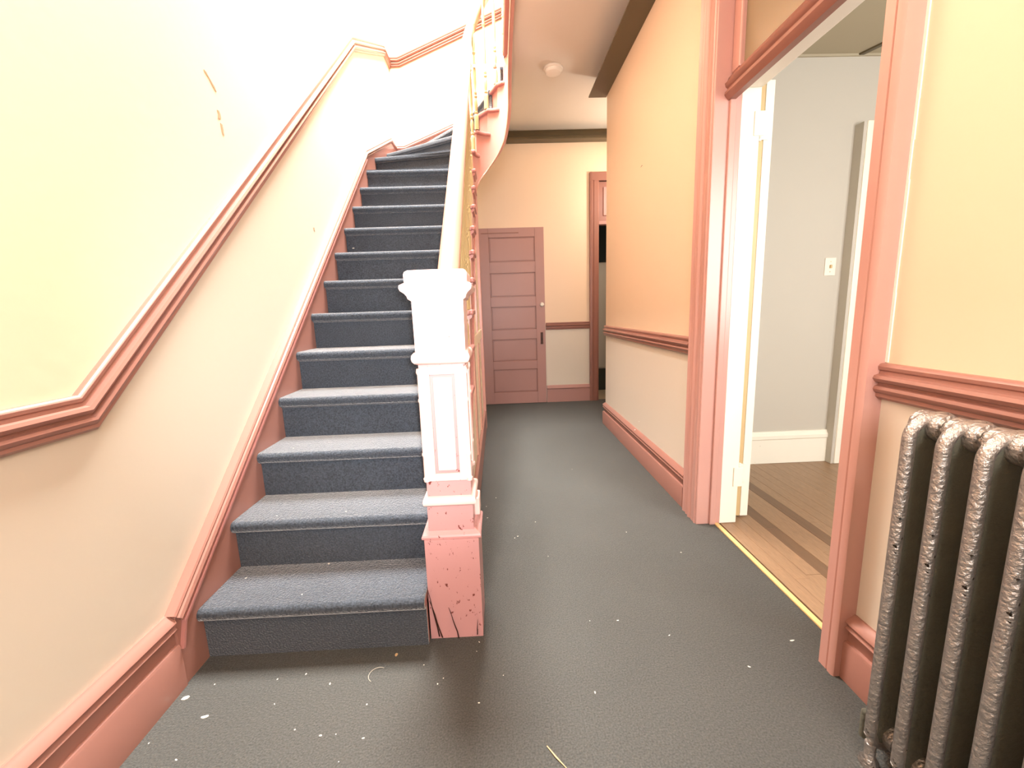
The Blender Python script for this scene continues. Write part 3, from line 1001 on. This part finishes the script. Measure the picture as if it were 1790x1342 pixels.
# ------------------------------------------------------------------ handrail and balusters
hr = empty('stair_railing', (-.175, 1.5, .19), 'pale pink handrail on turned cream balusters curving up the stairs', 'railing')
RX = -.172
path = [(RX, 1.541, 1.185 + .051 * SL)]
for y in (2.2, 3.0, 3.6):
    path.append((RX, y, 1.185 + (y - 1.49) * SL))
ZR = 1.185 + (3.87 - 1.49) * SL
path.append((RX, 3.80, ZR - .06))
for i in range(0, 13):
    a = math.radians(180 - 180 * i / 12)
    path.append((WC[0] + .172 * math.cos(a) * .92 - .012, WC[1] + .03 + .172 * math.sin(a), ZR + .035 + .95 * (i / 12) ** 1.0 * .88 + .05 * math.sin(PI * i / 12)))
ztop_ = path[-1][2]
path += [(.145, 3.7, ztop_ + .03), (.145, 2.5, ztop_ + .03), (.145, .8, ztop_ + .03)]
HP = [(-.022, -.038), (-.026, -.020), (-.036, -.012), (-.040, .002), (-.036, .018), (-.022, .030), (0, .034), (.022, .030), (.036, .018), (.040, .002), (.036, -.012), (.026, -.020), (.022, -.038)]
b = bmesh.new()
rings = []
pv = [Vector(p) for p in path]
for i, p in enumerate(pv):
    t = (pv[min(i + 1, len(pv) - 1)] - pv[max(i - 1, 0)]).normalized()
    th = Vector((t.x, t.y, 0)).normalized()
    s = Vector((th.y, -th.x, 0))
    u = s.cross(t).normalized()
    if u.z < 0:
        u = -u
    rings.append([b.verts.new(p + s * a + u * c) for a, c in HP])
for i in range(len(rings) - 1):
    for j in range(len(HP)):
        b.faces.new((rings[i][j], rings[i][(j + 1) % len(HP)], rings[i + 1][(j + 1) % len(HP)], rings[i + 1][j]))
b.faces.new(rings[0]); b.faces.new(rings[-1])
keep(new_obj('handrail', b, 'rail', smooth=True), hr)
keep(new_obj('handrail_fillet', sweep_bm([(-.018, -.05), (-.018, -.036), (.018, -.036), (.018, -.05)], [(RX, 1.514, 1.206), (RX, 3.75, 1.185 + 2.26 * SL)], (0, -SL, 1) if False else (0, -.65, .76)), 'rose_clean'), hr)


def baluster_profile(h):
    z = lambda q: q
    return [(.0, 0), (.019, 0), (.0195, .10), (.017, .115), (.011, .122), (.016, .130), (.016, .136), (.010, .142), (.014, .18), (.0155, .21), (.012, .235), (.0085, .245), (.0145, .255), (.0145, .263), (.009, .27),
            (.013, .285), (.013, .292), (.0085, .30), (.0125, .36), (.0135, .42), (.0115, h - .30), (.009, h - .235), (.0085, h - .225), (.0145, h - .215), (.0145, h - .205), (.009, h - .2), (.0135, h - .16), (.0115, h - .09),
            (.009, h - .07), (.013, h - .055), (.014, h - .02), (.014, h), (0, h)]


meshes = {}


def baluster(x, y, z, h):
    key = round(h, 2)
    if key not in meshes:
        o = new_obj('baluster', lathe_bm(baluster_profile(key), 12), 'baluster', smooth=True)
        meshes[key] = o.data
    else:
        o = bpy.data.objects.new('baluster', meshes[key])
        COL.objects.link(o)
    o.parent = hr
    o.location = Vector((x, y, z)) - hr.location
    return o


for n in range(1, 13):
    y = Y0 + (n - 1) * TR
    for dy in (.055, .165):
        yy = y + dy
        if yy < 1.54 or yy > 3.84:
            continue
        zt = 1.185 + (yy - 1.49) * SL - .045
        baluster(-.178, yy, n * RZ - .0055, zt - n * RZ + .010)
for (x, y, n, h) in ((-.155, 3.90, 13, .83), (-.118, 3.965, 14, .80), (-.03, 4.035, 15, .86), (.058, 4.03, 16, .88), (.135, 3.93, 17, .85)):
    baluster(x, y, n * RZ - .0055 + (.0065 if n == 17 else 0), h)
for k in range(22):
    baluster(.145, 3.78 - .135 * k, FL2 + .001, .88)
# iron strap tying the curve together
sbm = box_bm(-.172, .134, 3.945, 3.951, 3.128, 3.150, .001, 1)
br = keep(new_obj('brace', sbm, 'white'), hr)
br['label'] = 'flat white iron strap across the well'
b2 = new_obj('brace_clamp', lathe_bm([(0, -.02), (.014, -.018), (.018, 0), (.014, .018), (0, .02)], 10, .052, 3.951, 3.139), 'rail', smooth=True)
b2.parent = br

# ------------------------------------------------------------------ radiator
rad = empty('radiator', (.93, .4, 0), 'tall worn silver cast iron column radiator under the right chair rail', 'radiator')
XF, XB = .860, .966
sec_bm = bmesh.new()
ZT, ZB = .874, .05
arc = []
for i in range(9):
    a = PI - PI / 2 * i / 8
    arc.append((XF + .045 + .045 * math.cos(a), ZT - .048 + .045 * math.sin(a)))
arc2 = [(XF + XB - x, z) for x, z in arc[::-1]]
loop = [(XF, 0, ZB + .04)] + [(x, 0, z) for x, z in arc] + [(x, 0, z) for x, z in arc2] + [(XB, 0, ZB + .04)]
join(sec_bm, tube_bm(loop, .0125, 12))
join(sec_bm, tube_bm([(XF, 0, ZB + .04), (XF + .012, 0, ZB + .012), (XF + .045, 0, ZB), (XB - .045, 0, ZB), (XB - .012, 0, ZB + .012), (XB, 0, ZB + .04)], .0125, 12))
body0 = new_obj('section', sec_bm, 'iron', smooth=True)
web = bmesh.new()
join(web, box_bm(XF + .004, XB - .004, -.0075, .0075, ZB + .0, ZT - .012, .003, 1))
web0 = new_obj('web', web, 'iron_dark')
hubm = bmesh.new()
join(hubm, tube_bm([((XF + XB) / 2, -.036, 0), ((XF + XB) / 2, -.030, 0), ((XF + XB) / 2, -.028, 0), ((XF + XB) / 2, .028, 0), ((XF + XB) / 2, .030, 0), ((XF + XB) / 2, .036, 0)], [.024, .024, .030, .030, .024, .024], 14))
hub0 = new_obj('hub', hubm, 'iron', smooth=True)
bossm = bmesh.new()
join(bossm, tube_bm([(XF + .040, -.034, 0), (XF + .040, -.03, 0), (XF + .040, .0, 0), (XF + .040, .034, 0)], [.010, .0125, .0125, .010], 12))
boss0 = new_obj('boss', bossm, 'iron', smooth=True)
first = True
for k in range(13):
    y = .838 - .0705 * k
    if first:
        s, wv = body0, web0
        hs = [hub0, None]
        bo = boss0
    else:
        s = body0.copy(); COL.objects.link(s)
        wv = web0.copy(); COL.objects.link(wv)
        bo = boss0.copy(); COL.objects.link(bo)
        hs = [hub0.copy(), None]; COL.objects.link(hs[0])
    hs[1] = hub0.copy(); COL.objects.link(hs[1])
    s.parent = rad
    s.location = Vector((0, y, 0)) - rad.location
    for c in (wv, bo, hs[0], hs[1]):
        c.parent = s
    wv.location = (0, 0, 0)
    bo.location = (0, 0, ZT - .012)
    hs[0].location = (0, 0, ZT - .022)
    hs[1].location = (0, 0, ZB + .03)
    first = False
for y in (.838, .838 - .0705 * 12):
    for x in (XF + .005, XB - .005):
        keep(new_obj('foot', lathe_bm([(0, 0), (.02, 0), (.021, .01), (.012, .025), (.012, .06), (0, .06)], 12, x, y, 0), 'iron', smooth=True), rad)
keep(new_obj('valve', tube_bm([((XF + XB) / 2, .838, ZB + .03), ((XF + XB) / 2, .895, ZB + .03), ((XF + XB) / 2, .905, ZB + .02), ((XF + XB) / 2, .905, 0)], .012, 10), 'iron_dark', smooth=True), rad)

# ------------------------------------------------------------------ small marks and litter


def flake(x, y, z, size, label, group=None, m='chip', name='paint_chip', elong=1.5, rot=None, cat='paint chip'):
    b = bmesh.new()
    n = 7
    top, bot = [], []
    for i in range(n):
        a = 2 * PI * i / n
        r = size * random.uniform(.7, 1.1)
        top.append(b.verts.new((r * math.cos(a) * elong, r * math.sin(a), size * .25 + size * .12 * math.cos(2 * a))))
        bot.append(b.verts.new((r * math.cos(a) * elong, r * math.sin(a), 0)))
    b.faces.new(top)
    b.faces.new(bot)
    for i in range(n):
        b.faces.new((top[i], top[(i + 1) % n], bot[(i + 1) % n], bot[i]))
    o = new_obj(name, b, m)
    o.location = (x, y, z)
    o.rotation_euler = (0, 0, random.uniform(0, PI) if rot is None else rot)
    return tag(o, label, cat, group)


flake(-.987, 1.136, 0, .008, 'largest white paint chip on the carpet beside the left baseboard', elong=1.4, rot=.3)
flake(-.886, 1.069, 0, .005, 'curled white paint chip on the carpet near the left baseboard', elong=2.2, rot=.2)
flake(-.383, 1.318 - .06, 0, .006, 'tan chip on the carpet before the first riser, left of the newel', m='chip_tan', elong=1.3, rot=1.3)
flake(.995 - .05, 1.226, 0, .003, 'pale sliver on the carpet near the foot of the near doorway casing', elong=3, rot=.1)
flake(-.101, 1.366, 0, .0065, 'white flake pile against the right foot of the newel post', elong=1.2)
flake(-.683, 1.507, .19, .004, 'white chip on the bottom stair tread near its riser', elong=1.2)
flake(-.632, 1.757, .38, .004, 'white chip on the second stair tread', elong=1.5)
flake(-.852, 2.68, 1.52, .007, 'white crumb on the eighth stair nosing', elong=1.6)
st_ = new_obj('splinter', tube_bm([(.085, .925, .003), (.105, .895, .004), (.128, .868, .002)], [.0012, .002, .0008], 6), 'chip_tan')
tag(st_, 'pale wood splinter on the carpet at the bottom of the picture', 'splinter')
path = [(-.423 + .028 * math.cos(a), 1.18 + .028 * math.sin(a), .002) for a in [math.radians(60 + 12 * i) for i in range(16)]]
tag(new_obj('thread', tube_bm(path, .0009, 6), 'grayleaf'), 'curled grey thread lying on the carpet before the stairs', 'thread')
small = [(-.656, 1.20), (-.107, 1.294), (-.114, 1.254), (-.228, 1.135), (-.283, 1.21), (-.564, 1.158), (-.739, 1.186), (-.703, 1.098), (-.427, 1.079), (-.406, .978), (-.485, .994), (-.213, 1.155),
         (-.098, 1.063), (.292, 1.366), (.393, 1.361), (.744, 1.133), (-.1, 2.184), (-.054, 2.433), (.042, 1.961), (.058, 1.976), (.607, 1.965), (.159, 2.114), (.549, 1.278), (.245, 1.075),
         (-.026, 1.153), (-.526, .993), (-.11, 2.324), (.483, 2.844), (.8, 1.767), (-.989, 1.0), (-.605, 1.014), (.189, 1.788), (-.93, 1.18), (-.88, .95), (-.45, .92), (-.97, .93)]
for x, y in small:
    if x < -.12 or y < 1.2 and x < -.2:
        lb, g = ('tiny white fleck on the carpet near the left baseboard', 'tiny flecks by the left baseboard') if x < -.8 else ('tiny white fleck on the carpet just before the first stair riser', 'tiny flecks before the first riser')
    elif y > 1.7:
        lb, g = 'tiny white fleck on the hall carpet further in than the newel post', 'tiny flecks deeper in the hall'
    elif x < -.09:
        lb, g = 'tiny white fleck on the carpet at the foot of the newel post', 'tiny flecks at the foot of the newel'
    else:
        lb, g = 'tiny white fleck on the open carpet between newel post and radiator', 'tiny flecks on the open hall carpet'
    flake(x, y, 0, random.uniform(.0014, .0026), lb, g, elong=random.uniform(1, 2.2))
ORD = {1: 'first', 2: 'second', 3: 'third', 4: 'fourth', 5: 'fifth', 6: 'sixth', 7: 'seventh', 8: 'eighth'}
for x, y, n in ((-.957, 1.441, 1), (-.705, 1.33, 1), (-.872, 1.54, 2), (-.614, 1.55, 2), (-.9, 1.78, 3), (-.717, 2.43, 6), (-.917, 2.2, 5), (-.8, 2.66, 7), (-.52, 2.0, 4), (-.6, 2.88, 8)):
    sd_ = ', on its left side' if (x < -.85 and n < 3) else (', on its right side' if n < 3 else '')
    flake(x, y, n * RZ, random.uniform(.002, .0032), 'tiny white paint fleck on the %s stair tread%s' % (ORD[n], sd_), 'tiny paint flecks on the stairs', elong=random.uniform(1, 1.8))


def scar(name, pts, wd, label, m='scar', x=XL):
    b = bmesh.new()
    A, B = [], []
    for i, (y, z) in enumerate(pts):
        k = wd * random.uniform(.6, 1.2)
        A.append(b.verts.new((x + .0015, y - k, z)))
        B.append(b.verts.new((x + .0015, y + k, z + random.uniform(-.003, .003))))
    for i in range(len(pts) - 1):
        b.faces.new((A[i], B[i], B[i + 1], A[i + 1]))
    r = bmesh.ops.extrude_face_region(b, geom=b.faces[:])
    for v in [g for g in r['geom'] if isinstance(g, bmesh.types.BMVert)]:
        v.co.x = x - .001
    o = new_obj(name, b, m)
    return tag(o, label, 'wall scar')


scar('plaster_scar', [(1.775, 2.030), (1.780, 2.022), (1.797, 2.012), (1.815, 1.995), (1.825, 1.985)], .006, 'upper small brown plaster scar high on the left wall')
scar('plaster_scar', [(1.822, 1.915), (1.828, 1.905), (1.826, 1.893), (1.822, 1.885)], .008, 'middle small brown plaster scar with a bent nail mark on the left wall')
scar('plaster_scar', [(1.832, 1.873), (1.834, 1.858), (1.836, 1.835)], .006, 'lower tan drip under the scars on the left wall')
scar('plaster_scar', [(2.609, 1.630), (2.611, 1.623), (2.616, 1.612)], .006, 'tiny brown nick in the left wall just above the stair skirting')
scar('plaster_scar', [(3.065, 2.063), (3.09, 2.061)], .006, 'tiny dark nick high in the right wall', 'lock', XR - .0005)
scar('plaster_scar', [(3.03, .28), (3.035, .272)], .007, 'upper white chip just above the right baseboard', 'caulk', XR - .0005)
scar('plaster_scar', [(3.03, .216), (3.037, .21)], .006, 'lower white chip on the cap of the right baseboard', 'caulk', XR - .03)
